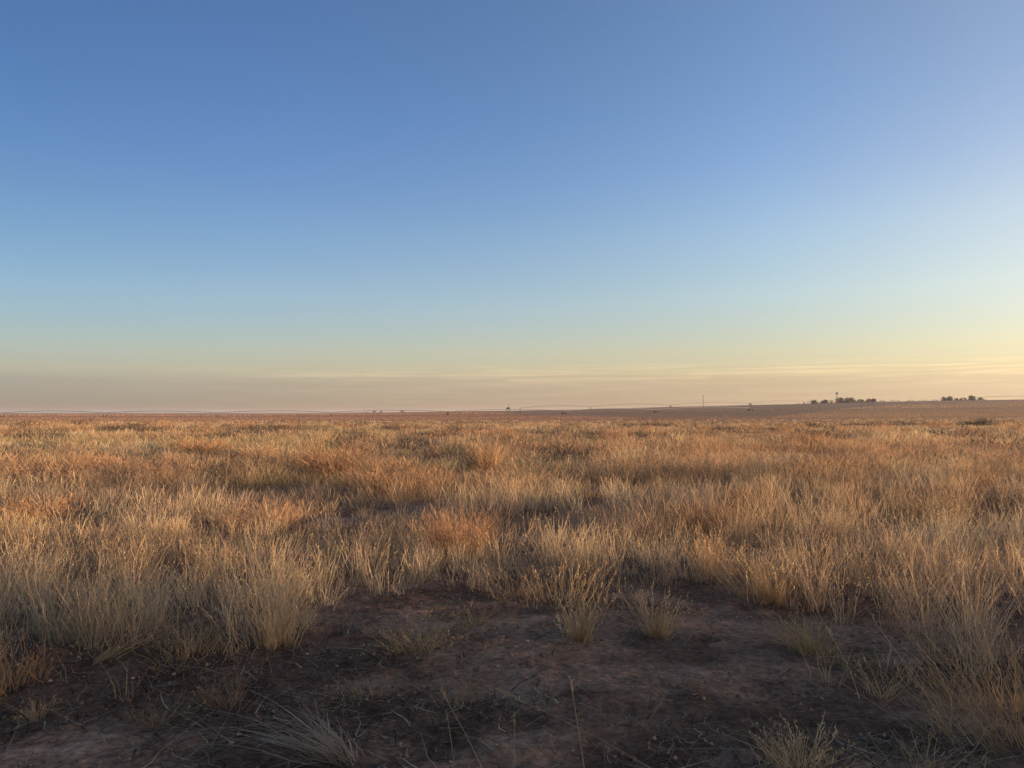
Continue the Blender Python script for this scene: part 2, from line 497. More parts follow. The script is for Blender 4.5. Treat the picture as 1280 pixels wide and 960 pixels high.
def build_field():
    st = Strands()
    grass_ring(st, 2.6, 10, 13, 42, .0040, 5, .92, 3, 3.5, seeds=5, seed_sz=.018, plume=1.9, spread=.085)
    grass_ring(st, 10, 18, 9, 34, .0066, 5, .95, 3, 7, plume=2.0)
    grass_ring(st, 18, 34, 5, 28, .013, 4, 1.0, 4, 9, spread=.14, plume=1.9)
    grass_ring(st, 34, 58, 2.6, 20, .024, 3, 1.0, 5, 10, spread=.18, plume=1.6)
    grass_ring(st, 58, 88, 1.6, 15, .04, 2, .9, 6, 12, spread=.24, plume=1.0)
    # soft rounded mounds of dry weed mixed into the far grass
    n = 620
    y = 15 * (86 / 15) ** rng.random(n); x = y * rng.uniform(-.85, .9, n)
    k = fbm(x * .05, y * .09, 601, 2) > .43
    x, y = x[k], y[k]; n = len(x)
    w = rng.uniform(.4, 1.25, n); hm_ = np.minimum(w * rng.uniform(.6, .9, n), .85)
    m = 190; N = n * m; i = np.repeat(np.arange(n), m)
    th = rng.uniform(0, 2 * math.pi, N); rr = np.sqrt(rng.random(N)); zz = rng.random(N)
    rad_ = rr * w[i] * np.sqrt(np.clip(1.05 - zz ** 2, 0, 1))
    px_ = x[i] + rad_ * np.cos(th); py_ = y[i] + rad_ * np.sin(th)
    root = np.stack([px_, py_, terrain(px_, py_) + zz * hm_[i] * .8], -1)
    cw = np.where(rng.random((n, 1)) < .6, np.array([.49, .305, .17]), np.where(rng.random((n, 1)) < .6, np.array([.43, .245, .125]), np.array([.26, .17, .105])))
    c = cw[i] * rng.uniform(.8, 1.2, (N, 1))
    V, Q, C, _ = ribbons(root, th + rng.normal(0, .6, N), rng.uniform(.1, 1.0, N), rng.uniform(-.2, .5, N), hm_[i] * rng.uniform(.16, .36, N), (.00065 * y[i]) * rng.uniform(.6, 1.3, N), 3, c, tipw=.4, crook=.3)
    st.add(V, Q, C)
    # sparse short tufts thinning out over the edge of the bare soil
    grass_ring(st, 2.8, 7.5, 9, 16, .0045, 5, .42, 2, 2, seeds=2, seed_sz=.015, plume=1.0, spread=.06, fringe=.42)
    # low undergrowth between the tussocks
    grass_ring(st, 5.5, 16, 10, 14, .007, 3, .38, 3, 4, spread=.16)
    grass_ring(st, 16, 40, 4, 14, .016, 2, .42, 4, 6, spread=.24)
    grass_ring(st, 88, 112, .8, 12, .055, 2, .72, 8, 14, spread=.3)
    grass_ring(st, 112, 150, .32, 11, .07, 2, .6, 8, 14, spread=.4)
    # unseen tall grass right of the camera, added to shade the left foreground
    n = 11000
    x = rng.uniform(5.2, 9.8, n); y = rng.uniform(-3.5, 4.4, n)
    k = rng.random(n) < .25 + .75 * sstep(.35, .6, fbm(x * 1.2, y * 1.2, 501, 3))
    x, y = x[k], y[k]; n = len(x)
    root = np.stack([x, y, terrain(x, y) - .01], -1)
    c = mixc(STRAW, ORANGE, rng.random(n)) * rng.uniform(.7, 1.2, (n, 1))
    V, Q, C, _ = ribbons(root, rng.uniform(0, 6.3, n), rng.uniform(0, .25, n), rng.uniform(0, .3, n), rng.uniform(.75, 1.45, n), rng.uniform(.006, .011, n), 4, np.clip(c, .01, .9), tipw=.3, plume=np.full(n, 2.0))
    st.add(V, Q, C)
    o = st.build('field_grass', M_grass)
    tag(o, 'tall dry straw and rust coloured grass covering the open field', 'grass', kind='stuff')
    return o


build_field()


def build_stubble():
    st = Strands()
    for (y0, y1, n, h, wd) in ((84, 170, 120000, .07, .032), (170, 420, 120000, .10, .10), (420, 1500, 60000, .2, .45)):
        y = y0 * (y1 / y0) ** rng.random(n) if y0 > 100 else rng.uniform(y0, y1, n)
        t = rng.uniform(-.80, .80, n); x = t * y; px = t * FPX + 640
        r = np.hypot(x, y)
        fallow = (px > 540) & (r > fallow_from(px))
        k = (~fallow | (rng.random(n) < .35)) & (r > 78)
        x, y, px, fallow = x[k], y[k], px[k], fallow[k]; m = len(x)
        gold = sstep(880, 1060, px)
        c = mixc(np.array([.37, .225, .145]), np.array([.43, .28, .165]), gold) * rng.uniform(.9, 1.08, (m, 1))
        c = np.where(fallow[:, None], np.array([.29, .19, .12]), c)
        strip = fbm(x * .01, y * .05, 401, 2)
        c = c * (.85 + .3 * strip[:, None])
        root = np.stack([x, y, terrain(x, y) - .02], -1)
        V, Q, C, _ = ribbons(root, rng.uniform(0, 6.3, m), rng.uniform(0, .4, m), rng.uniform(0, .3, m), h * rng.uniform(.6, 1.3, m), wd * rng.uniform(.6, 1.4, m), 2, c, tipw=.5, taper=.4)
        st.add(V, Q, C)
    o = st.build('crop_stubble', M_grass)
    tag(o, 'short reddish brown stubble on the far fields below the horizon', 'stubble', kind='stuff')


build_stubble()


# ------------------------------------------------------------------ litter on the bare soil
def build_litter():
    st = Strands()
    n = 60000
    x = rng.uniform(-6.5, 6.5, n); y = rng.uniform(2.4, 8.5, n)
    m = fbm(x * 1.1, y * 1.7, 301, 4); m2 = fbm(x * 3.3, y * 3.3, 311, 3)
    left = sstep(-.3, -1.8, x) * sstep(5.6, 4.9, y) * sstep(3.3, 3.9, y)
    p = sstep(.48, .66, m * .65 + m2 * .35) * .8 + .7 * left + .09
    p = p * (1 - .9 * sand_mask(x, y))
    k = rng.random(n) < p
    x, y = x[k], y[k]; n = len(x)
    root = np.stack([x, y, terrain(x, y) + rng.uniform(.0, .012, n)], -1)
    L = rng.uniform(.04, .2, n)
    head = rng.uniform(0, 2 * math.pi, n)
    dark = rng.random((n, 1)) < .62 + .2 * (x < -.5)[:, None]
    c = np.where(dark, BROWN * rng.uniform(.10, .5, (n, 1)), mixc(GREY, PALE, rng.random(n)) * rng.uniform(.45, 1.0, (n, 1)))
    V, Q, C, _ = ribbons(root, head, rng.uniform(1.2, 5, n), rng.uniform(-.6, .6, n), L * .35, rng.uniform(.004, .010, n), 3, c, tipw=.4, crook=.5)
    st.add(V, Q, C)
    # low matted dead leaves and short stubble standing out of it
    n = 15000
    x = rng.uniform(-6.5, 6.5, n); y = rng.uniform(2.4, 8.0, n)
    m = fbm(x * 1.1, y * 1.7, 301, 4); m2 = fbm(x * 3.3, y * 3.3, 311, 3)
    left = sstep(-.3, -1.8, x) * sstep(5.6, 4.9, y) * sstep(3.3, 3.9, y)
    k = rng.random(n) < sstep(.52, .68, m * .65 + m2 * .35) * .8 + .6 * left
    x, y = x[k], y[k]; n = len(x)
    root = np.stack([x, y, terrain(x, y) - .003], -1)
    c = np.where(rng.random((n, 1)) < .7, BROWN * rng.uniform(.4, 1.1, (n, 1)), GREY * rng.uniform(.5, 1.0, (n, 1)))
    V, Q, C, _ = ribbons(root, rng.uniform(0, 6.3, n), rng.uniform(.2, 1.6, n), rng.uniform(0, 1.0, n), rng.uniform(.03, .16, n), rng.uniform(.003, .006, n), 3, c, tipw=.3)
    st.add(V, Q, C)
    n = 2400
    x = rng.uniform(-5, 5, n); y = rng.uniform(2.4, 6.5, n)
    k = (rng.random(n) < (sstep(.5, .62, fbm(x * 1.1, y * 1.7, 301, 4)) + .5 * (x < -.6)) * (1 - .9 * sand_mask(x, y))) & (dense_mask(x, y) < .5)
    x, y = x[k], y[k]; n = len(x)
    root = np.stack([x, y, terrain(x, y) - .003], -1)
    c = mixc(GREY, PALE, rng.random(n)) * rng.uniform(.4, 1.0, (n, 1))
    V, Q, C, _ = ribbons(root, rng.uniform(0, 6.3, n), rng.uniform(.3, 1.6, n), rng.uniform(.2, 1.6, n), rng.uniform(.06, .24, n), rng.uniform(.003, .006, n), 6, c, tipw=.4, crook=.2, droop=rng.uniform(0, .55, n))
    st.add(V, Q, C)
    o = st.build('ground_litter', M_litter)
    tag(o, 'dark dead stems and matted litter lying on the bare soil', 'litter', kind='stuff')


build_litter()


def build_clods():
    n = 9000
    x = rng.uniform(-4.5, 4.5, n); y = 2.4 + 5.2 * rng.random(n) ** 1.3
    k = rng.random(n) < .12 + .88 * sstep(.45, .62, fbm(x * 1.7, y * 2.3, 701, 4))
    x, y = x[k], y[k]; n = len(x)
    sz = .0035 + .013 * rng.random(n) ** 3.2
    base = np.array([(1, 0, 0), (-1, 0, 0), (0, 1, 0), (0, -1, 0), (0, 0, .8), (0, 0, -.8)], float)
    V = base[None] * sz[:, None, None] * rng.uniform(.6, 1.35, (n, 6, 1)) + rng.normal(0, .18, (n, 6, 3)) * sz[:, None, None]
    a = rng.uniform(0, 6.3, n); ca, sa = np.cos(a)[:, None], np.sin(a)[:, None]
    V = np.stack([V[..., 0] * ca - V[..., 1] * sa, V[..., 0] * sa + V[..., 1] * ca, V[..., 2]], -1)
    V += np.stack([x, y, terrain(x, y) + sz * .35], -1)[:, None]
    F = np.array([(0, 2, 4), (2, 1, 4), (1, 3, 4), (3, 0, 4), (2, 0, 5), (1, 2, 5), (3, 1, 5), (0, 3, 5)])
    Q = (np.arange(n)[:, None, None] * 6 + F[None]).reshape(-1)
    c = mixc(np.array([.16, .08, .05]), np.array([.50, .30, .20]), rng.random(n) ** 1.4)
    o = mesh_from('soil_clods', V.reshape(-1, 3), Q, 3, M_litter, None, np.repeat(c, 6, 0))
    tag(o, 'small crumbs and clods of reddish brown soil on the bare patch', 'soil clods', kind='stuff')


build_clods()


# ------------------------------------------------------------------ single tussocks near the camera
def tussock(px, py, h, n, spread, lean, cA, cB, label, width=.005, seeds=4, seed_sz=.02, stalks=.3, curve=.35, bias=None, name='grass_tussock', cat='grass tussock', group=None, droop=0.0, pos=None, twisty=False):
    x, y, z = pos or at(px, py)
    n = int(n * .9)
    root = empty(name, (x, y, z))
    tag(root, label, cat, group)
    for part, share, hs in (('leaf_clump', 1 - stalks, .72), ('seed_stalks', stalks, 1.0)):
        N = max(3, int(n * share))
        st = Strands()
        # stems rise from a few crowded crowns inside the tussock
        nc = max(3, int(4 + spread * 20)); ca = rng.uniform(0, 2 * math.pi, nc); cr = np.abs(rng.normal(0, spread * .9, nc)); k = rng.integers(0, nc, N)
        bx = x + (cr * np.cos(ca))[k] + rng.normal(0, spread * .3, N); by = y + (cr * np.sin(ca))[k] + rng.normal(0, spread * .3, N)
        ang = np.arctan2(by - y, bx - x) + rng.normal(0, .8, N); rad = np.hypot(bx - x, by - y)
        crown_h = rng.uniform(.6, 1.1, nc)[k]
        rt = np.stack([bx, by, terrain(bx, by) - .008], -1)
        head = ang + rng.normal(0, .5, N)
        ln = rng.uniform(0, lean, N) + rad / max(spread, .01) * lean * .35
        if bias is not None:
            bh, bl = bias
            vx = np.cos(head) * ln + math.cos(bh) * bl; vy = np.sin(head) * ln + math.sin(bh) * bl
            head = np.arctan2(vy, vx); ln = np.hypot(vx, vy)
        hh = h * hs * crown_h * rng.uniform(.5, 1.1, N) * np.sqrt(1 + ln ** 2) ** .3
        cc = mixc(cA, cB, rng.random(N)) * np.array([1.1, 1.0, .86]) * rng.uniform(.75, 1.2, (N, 1))
        dr = np.full(N, droop) * rng.uniform(.2, 1.4, N) if droop else None
        V, Q, C, ctr = ribbons(rt, head, ln, rng.uniform(0, curve, N), hh, width * rng.uniform(.6, 1.4, N), 6, np.clip(cc, .01, .9), tipw=.3, droop=dr, plume=np.where(rng.random(N) < .5, 1.0, 0) if seeds else None, crook=.085)
        st.add(V, Q, C)
        if part == 'leaf_clump':
            K = int(N * .45)
            qa = rng.uniform(0, 2 * math.pi, K); qr = spread * (.4 + 1.5 * rng.random(K))
            qx, qy = x + qr * np.cos(qa), y + qr * np.sin(qa)
            V2, Q2, C2, _ = ribbons(np.stack([qx, qy, terrain(qx, qy) - .004], -1), qa + rng.normal(0, .9, K), rng.uniform(.6, 3, K), rng.uniform(-.3, .8, K), h * rng.uniform(.04, .16, K), width * rng.uniform(.7, 1.5, K), 3, mixc(BROWN, GREY, rng.random(K)) * rng.uniform(.6, 1.1, (K, 1)), tipw=.4, crook=.3)
            st.add(V2, Q2, C2)
        if part == 'seed_stalks' and seeds:
            spikelets(st, ctr, np.clip(cc, 0, .9), seeds, seed_sz, lo=.55, spread=.45)
        st.build(part, M_grass, root, origin=(x, y, z))
    return root


def foreground():
    T = tussock
    T(345, 803, .54, 240, .16, .32, STRAW, PALE, 'tallest straw tussock at the left end of the bare dirt, next to a dark burrow', seeds=9)
    T(725, 800, .36, 190, .075, .35, STRAW, PALE, 'short straw tuft with two stout seed heads standing in the middle of the bare dirt', seeds=9, seed_sz=.028)
    T(818, 795, .45, 210, .06, .55, STRAW, PALE, 'fan shaped tuft standing alone on bare dirt right of the short straw tuft', seeds=7)
    T(525, 808, .30, 260, .20, .9, GREEN * 1.25, STRAW, 'wide sprawling greenish tuft of crooked stems on the dirt between two burrows', curve=.9, seeds=6, width=.0045)
    T(592, 782, .22, 120, .10, .8, GREEN * 1.2, STRAW, 'low scruffy tuft just behind the middle burrow', curve=.8)
    T(700, 750, .40, 220, .22, .30, STRAW, PALE, 'broad stand of pale seed stalks at the rear rim of the bare dirt', seeds=9)
    T(640, 745, .36, 120, .10, .8, STRAW, GREY, 'loose tuft with bent stems arching over the rear rim of the dirt', curve=.9)
    T(888, 718, .46, 300, .13, .25, STRAW, ORANGE, 'upright golden tussock at the right rear corner of the dirt, dark hollow on its left', seeds=7)
    T(968, 752, .55, 360, .15, .5, STRAW, PALE, 'big spreading straw tussock at the right rim of the bare dirt', seeds=8)
    T(1018, 815, .38, 240, .13, .75, GREEN * 1.3, STRAW, 'bushy greenish tuft on the right edge of the dirt in front of the taller grass', curve=.6)
    T(1232, 880, .60, 110, .20, .35, STRAW, ORANGE, 'tall leaning straw grass at the right edge of the picture', bias=(math.pi * .95, .22), seeds=8, width=.005)
    T(1275, 930, .62, 260, .2, .5, STRAW, ORANGE, 'tangled straw grass in the lower right corner', bias=(math.pi, .25), seeds=6)
    T(995, 962, .24, 260, .10, .7, STRAW, PALE, 'small stiff straw tuft at the bottom edge right of the middle', seeds=5, curve=.5, width=.005)
    T(428, 955, .58, 190, .05, .5, np.array([.42, .36, .30]), np.array([.30, .24, .19]), 'grey wiry tuft arching to the left at the bottom left', bias=(math.pi * .93, .95), curve=.5, droop=.55, seeds=0, name='dead_tussock', width=.006)
    T(190, 908, .24, 90, .10, .9, BROWN * 1.3, GREY, 'thin brown dead tuft at the upper edge of the sandy patch', curve=.9, seeds=3, name='dead_tussock')
    T(48, 900, .15, 90, .05, .7, GREY * 1.2, STRAW * .8, 'small pale grey tuft at the left edge of the sandy patch', seeds=2, name='dead_tussock')
    T(285, 885, .30, 110, .08, .7, BROWN * 1.2, GREY, 'dark upright dead tuft in the blackish litter left of the grey wiry tuft', seeds=3, name='dead_tussock')
    T(460, 870, .18, 90, .12, .9, GREY, STRAW * .7, 'low grey tuft on the dark litter above the wiry tuft', curve=.8, name='dead_tussock')
    T(120, 828, .34, 70, .04, .25, STRAW, PALE, 'pale straw sheaf bent over to the right in the shaded grass', bias=(.2, 1.0), seeds=2, curve=.2)
    T(15, 855, .40, 220, .18, .5, ORANGE * .8, RUST, 'orange brown tuft at the left edge of the picture')
    T(1100, 872, .36, 34, .06, .7, STRAW, PALE, 'few thin bent stems on the dark dirt left of the tall leaning grass', curve=.7, seeds=4)
    T(1165, 965, .34, 60, .14, .8, GREY * 1.2, STRAW, 'sparse grey wisps by the bottom edge near the lower right corner', curve=.8, seeds=2)
    T(760, 905, .16, 60, .12, 1.0, GREY, STRAW * .7, 'low wispy tuft in the middle of the dark dirt behind the long stalk', curve=.9, name='dead_tussock')
    T(860, 860, .13, 60, .12, 1.0, GREY, BROWN, 'flat grey wisps on the dirt below the small burrow', curve=.9, name='dead_tussock')
    T(1060, 835, .14, 70, .14, 1.0, GREEN, STRAW * .8, 'low flattened wisps in front of the bushy greenish tuft', curve=.9)
    T(580, 880, .17, 70, .14, 1.0, GREY, STRAW * .7, 'scattered short stems on the dirt below the middle burrow', curve=.9, name='dead_tussock')
    T(95, 800, .34, 260, .20, .6, GREEN, GREY, 'shaded grey green tuft leaning over the dark litter on the left', curve=.5)
    T(240, 812, .30, 240, .2, .5, GREEN, STRAW * .8, 'shaded low tuft left of the tallest straw tussock', curve=.6)
    # single long stalks
    def stalk(px, py, h, bias, curve, label, n=1):
        tussock(px, py, h, n * 4, .012, .06, STRAW, ORANGE, label, width=.0065, seeds=12, seed_sz=.014, stalks=1.0, curve=curve, bias=bias, name='grass_stalk', cat='grass stalk')
    def one_stalk(px, py, tip, curve, c, label, w=.007):
        """a lone stem from the ground at (px,py) to a tip given in metres beside the foot"""
        x, y, z = at(px, py)
        o = Strands()
        h = np.array([tip[2]]); hd = np.array([math.atan2(tip[1], tip[0])]); s = math.hypot(tip[0], tip[1]) / tip[2]
        V, Q, C, ctr = ribbons(np.array([[x, y, z - .01]]), hd, np.array([s * (1 - curve)]), np.array([s * curve]), h * math.sqrt(1 + s * s * .8), np.array([w]), 9, c[None, :], twist=np.array([.2]), tipw=.5)
        o.add(V, Q, C); V2, Q2, C2, _ = ribbons(np.array([[x, y, z - .01]]), hd, np.array([s * (1 - curve)]), np.array([s * curve]), h * math.sqrt(1 + s * s * .8), np.array([w]), 9, c[None, :], twist=np.array([1.7]), tipw=.5)
        o.add(V2, Q2, C2)
        spikelets(o, ctr, c[None, :], 16, .02, lo=.86, spread=.4)
        ob = o.build('grass_stalk', M_grass, origin=(x, y, z)); ob.location = (x, y, z)
        tag(ob, label, 'grass stalk')
    one_stalk(735, 990, (-.07, 0, .46), .1, ORANGE * 1.1, 'long straight orange stalk rising from the bottom edge, tallest of the lone stalks')
    one_stalk(855, 985, (-.50, .1, .36), .3, STRAW, 'stalk leaning far to the left, right of the long straight stalk')
    one_stalk(643, 975, (.0, 0, .28), -.2, STRAW * .9, 'short nearly upright stem left of the long straight stalk')
    one_stalk(610, 975, (-.18, .1, .33), .25, STRAW * .9, 'slender stem leaning left at the bottom edge, next to the short upright stem')
    one_stalk(572, 985, (-.05, .05, .30), .2, STRAW * .8, 'thin dull stem at the bottom edge, leftmost of the lone stalks')
    one_stalk(1075, 875, (-.17, 0, .40), .5, PALE, 'bright bent stem pointing up to the left over the dark dirt on the right')


foreground()


# ------------------------------------------------------------------ rust coloured weeds and dark low shrubs in the field
def weed(px, py, w, h, cA, cB, n, label, name='dry_weed', cat='weed', group=None, wid=None, dist=None):
    """rounded clump of fine branching stems"""
    if dist: x, y, z = along(px, dist)
    else: x, y, z = at(px, py)
    d = math.hypot(x, y)
    if name == 'dry_weed': h *= 1.2; n = int(n * 2.2); cA = cA * np.array([1.0, .97, .97]); cB = cB * np.array([1.0, .97, .97])
    root = empty(name, (x, y, z)); tag(root, label, cat, group)
    wd = wid or max(.004, d * .0006)
    # stems
    st = Strands()
    N = max(12, n // 14)
    ang = rng.uniform(0, 2 * math.pi, N); rad = w * .22 * np.sqrt(rng.random(N))
    bx = x + rad * np.cos(ang); by = y + rad * np.sin(ang)
    rt = np.stack([bx, by, terrain(bx, by) - .02], -1)
    V, Q, C, ctr = ribbons(rt, ang + rng.normal(0, .5, N), rng.uniform(.05, .5, N) * w / h, rng.uniform(0, .25, N) * w / h, h * rng.uniform(.55, .95, N), np.full(N, wd * 1.3), 5, mixc(cA, cB, rng.random(N)) * .8, tipw=.4)
    st.add(V, Q, C); st.build('stems', M_bush, root, origin=(x, y, z))
    # twigs through the crown's volume
    st = Strands()
    pick = rng.integers(0, N, n); tt = rng.uniform(.25, 1, n) * 5; i = np.minimum(tt.astype(int), 4); fr = (tt - i)[:, None]
    p = ctr[pick, i] * (1 - fr) + ctr[pick, i + 1] * fr + rng.normal(0, 1, (n, 3)) * np.array([w * .09, w * .09, h * .05])
    p[:, 2] = np.maximum(p[:, 2], z + .02)
    out = np.arctan2(p[:, 1] - y, p[:, 0] - x) + rng.normal(0, 1.0, n)
    V, Q, C, _ = ribbons(p, out, rng.uniform(.2, 1.3, n), rng.uniform(-.4, .5, n), h * rng.uniform(.10, .26, n), wd * rng.uniform(.6, 1.3, n), 4, np.clip(mixc(cA, cB, rng.random(n)) * rng.uniform(.7, 1.25, (n, 1)), .01, .9), tipw=.35, crook=.3)
    st.add(V, Q, C); st.build('twigs', M_bush, root, origin=(x, y, z))
    return root


def weeds():
    W = weed
    W(575, 702, .75, .52, RUST, ORANGE, 900, 'rust red dry weed behind the dirt, darkest orange clump of the near field')
    W(415, 602, 1.5, .85, ORANGE, RUST, 900, 'rounded orange weed left of the middle, beside a wider flat topped clump')
    W(495, 618, 2.1, .62, ORANGE, RUST, 1000, 'wide flat topped orange weed clump just right of the rounded orange weed')
    W(606, 602, .85, .85, ORANGE, STRAW, 800, 'tall narrow orange weed standing above the field near the middle')
    W(640, 612, 2.0, .55, ORANGE, STRAW, 700, 'low orange weed clump right of the tall narrow one')
    W(250, 572, 1.9, .70, RUST, ORANGE, 800, 'red brown rounded weed in the far grass on the left')
    W(50, 655, .9, .45, ORANGE, RUST, 500, 'orange weed near the left edge, above a dark hollow in the grass')
    W(330, 662, 1.3, .45, ORANGE, RUST, 600, 'broad orange weed in the sunlit grass behind the tallest straw tussock')
    W(1040, 600, 2.6, .75, ORANGE, STRAW, 900, 'large orange weed mound right of the middle, widest weed on the right')
    W(1010, 560, 2.2, .7, ORANGE, RUST, 700, 'orange weed mound in the far grass behind the large one on the right')
    W(1215, 612, 1.1, .55, STRAW, ORANGE, 500, 'yellowish weed tuft in the sunlit grass on the right')
    W(1160, 655, .9, .42, GREEN * 1.3, STRAW, 500, 'yellow green weed in the grass on the far right')
    W(930, 640, 1.0, .42, RUST, BROWN, 500, 'brownish red weed right of the middle in the sunlit grass')
    W(1185, 628, 1.6, .40, BROWN, GREY, 500, 'dark brown weed patch behind the yellow green weed')
    W(880, 668, .8, .40, BROWN, RUST, 500, 'dark brown weed behind the upright golden tussock')
    W(110, 588, 1.8, .55, RUST, ORANGE, 600, 'low red orange weed at the left, nearer than the rounded red brown one')
    W(320, 575, 1.7, .6, ORANGE, STRAW, 600, 'pale orange weed between the red brown weed and the rounded orange weed')
    W(760, 606, 1.7, .55, ORANGE, STRAW, 600, 'orange tinted weed in the middle field right of the low clump')
    # dark shrubs far out in the grass
    G = 'low dark shrubs in the far grass'
    lab = 'low dark grey green shrub in the far part of the grass field'
    D1, D2 = np.array([.060, .048, .040]), np.array([.105, .082, .062])
    for (px, py, w) in FAR_SHRUBS:
        W(px, py + 3, w * 1.15, 1.1, D1, D2, 420, lab, name='low_shrub', cat='shrub', group=G)
    W(186, 541, 3.2, .62, np.array([.035, .034, .036]), np.array([.06, .055, .05]), 420, 'blackish low shrub in the far grass on the left, darkest of them', name='low_shrub', cat='shrub')
    W(537, 546, 2.2, .6, np.array([.035, .034, .038]), np.array([.07, .065, .06]), 420, 'blue grey low shrub beside a pale flattened streak in the far grass', name='low_shrub', cat='shrub')
    W(576, 547, 2.2, .25, PALE, PALE * 1.1, 300, 'pale flattened weed streak in the far grass left of the middle', name='dry_weed', cat='weed')
    # the dark hedge-like strip along the far edge of the grass on the right
    for i, (px, d, w, h, label) in enumerate([(1080, 92, 7, .7, 'brown shrub at the left end of the dark strip along the far grass edge'),
                                              (1150, 90, 10, 1.25, 'highest brown shrub of the dark strip along the far grass edge on the right'),
                                              (1190, 89, 9, 1.0, 'low brown shrub in the dark strip, just right of its highest part'),
                                              (1228, 88, 4, 1.25, 'small dark shrub near the right end of the dark strip'),
                                              (1110, 80, 9, .5, 'flat greyish shrub in front of the dark strip'),
                                              (1265, 86, 7, .7, 'brown shrub at the right end of the dark strip by the picture edge')]):
        W(px, 0, w, h, D1 * 1.1, D2 * 1.1, 700, label, name='low_shrub', cat='shrub', dist=d)


weeds()


# ------------------------------------------------------------------ small stones and the short post
def stone(px, py, s, label):
    x, y, z = at(px, py)
    import bmesh
    bm = bmesh.new(); bmesh.ops.create_icosphere(bm, subdivisions=2, radius=s)
    for v in bm.verts:
        n = 1 + .28 * (float(vnoise(v.co.x / s * 1.3 + px, v.co.y / s * 1.3 + v.co.z / s, 5)) - .5) * 2
        v.co = v.co * n; v.co.z *= .62
    me = bpy.data.meshes.new('stone'); bm.to_mesh(me); bm.free(); me.materials.append(M_stone)
    o = bpy.data.objects.new('stone', me); col.objects.link(o); o.location = (x, y, z + s * .25)
    tag(o, label, 'stone')


stone(236, 884, .012, 'small white stone in the blackish litter at the lower left')
stone(622, 833, .010, 'small pale stone on the dirt below the middle burrow')


# ------------------------------------------------------------------ far trees and windpump
def tree(px, dist, w, h, label, name='bushy_tree', group=None, trunk=.05, n=1300, c1=(.012, .011, .007), c2=(.028, .023, .014), base_px=None):
    x, y, z = along(px, dist); w = w * 1.3
    root = empty(name, (x, y, z)); tag(root, label, 'tree', group)
    mb = MB()
    th = h * trunk
    mb.tube([(0, 0, -.3), (.1, 0, th), (.0, .1, h * .5)], [.035 * h, .028 * h, .012 * h], 7)
    for k in range(5):
        a = k * 1.26 + random.random(); L = w * .33
        mb.tube([(.05, 0, th), (math.cos(a) * L * .5, math.sin(a) * L * .5, th + h * .25), (math.cos(a) * L, math.sin(a) * L, h * random.uniform(.5, .75))], [.018 * h, .012 * h, .005 * h], 5)
    mb.build('trunk', M_bark, root)
    # lobed crown of leaf clumps
    nl = 9
    la = rng.uniform(0, 2 * math.pi, nl); lr = w * .34 * np.sqrt(rng.random(nl)); lz = h * rng.uniform(.12, .72, nl)
    lz = np.minimum(lz, h * (.80 - .5 * (lr / (w * .5))))
    lx, ly = lr * np.cos(la), lr * np.sin(la); ls = rng.uniform(.24, .36, nl) * min(w, h * 1.3)
    k = rng.integers(0, nl, n)
    d = rng.normal(0, 1, (n, 3)); d /= np.linalg.norm(d, axis=1, keepdims=True)
    rr_ = ls[k] * rng.random(n) ** .4
    p = np.stack([lx[k], ly[k], lz[k]], -1) + d * rr_[:, None] * np.array([1, 1, .72])
    sk = rng.random(n) < .30
    sa = rng.uniform(0, 2 * math.pi, n); sr = w * .5 * np.sqrt(rng.random(n))
    sp_ = np.stack([sr * np.cos(sa), sr * np.sin(sa), -.2 + h * .42 * rng.random(n) * np.sqrt(np.clip(1.1 - (sr / (w * .5)) ** 2, 0, 1))], -1)
    p = np.where(sk[:, None], sp_, p)
    p[:, 2] = np.clip(p[:, 2], -.3, h)
    u = rng.normal(0, 1, (n, 3)); u /= np.linalg.norm(u, axis=1, keepdims=True)
    v = np.cross(u, rng.normal(0, 1, (n, 3))); v /= np.linalg.norm(v, axis=1, keepdims=True)
    s = (.05 * min(w, h) * rng.uniform(.6, 1.6, n))[:, None]
    V = np.stack([p - u * s, p + v * s * .7, p + u * s, p - v * s * .7], 1).reshape(-1, 3)
    c = mixc(np.array(c1), np.array(c2), rng.random(n) * .6 + .4 * rng.random(nl)[k])
    mesh_from('crown', V, np.arange(len(V)), 4, M_tree, root, np.repeat(c, 4, 0))
    return root


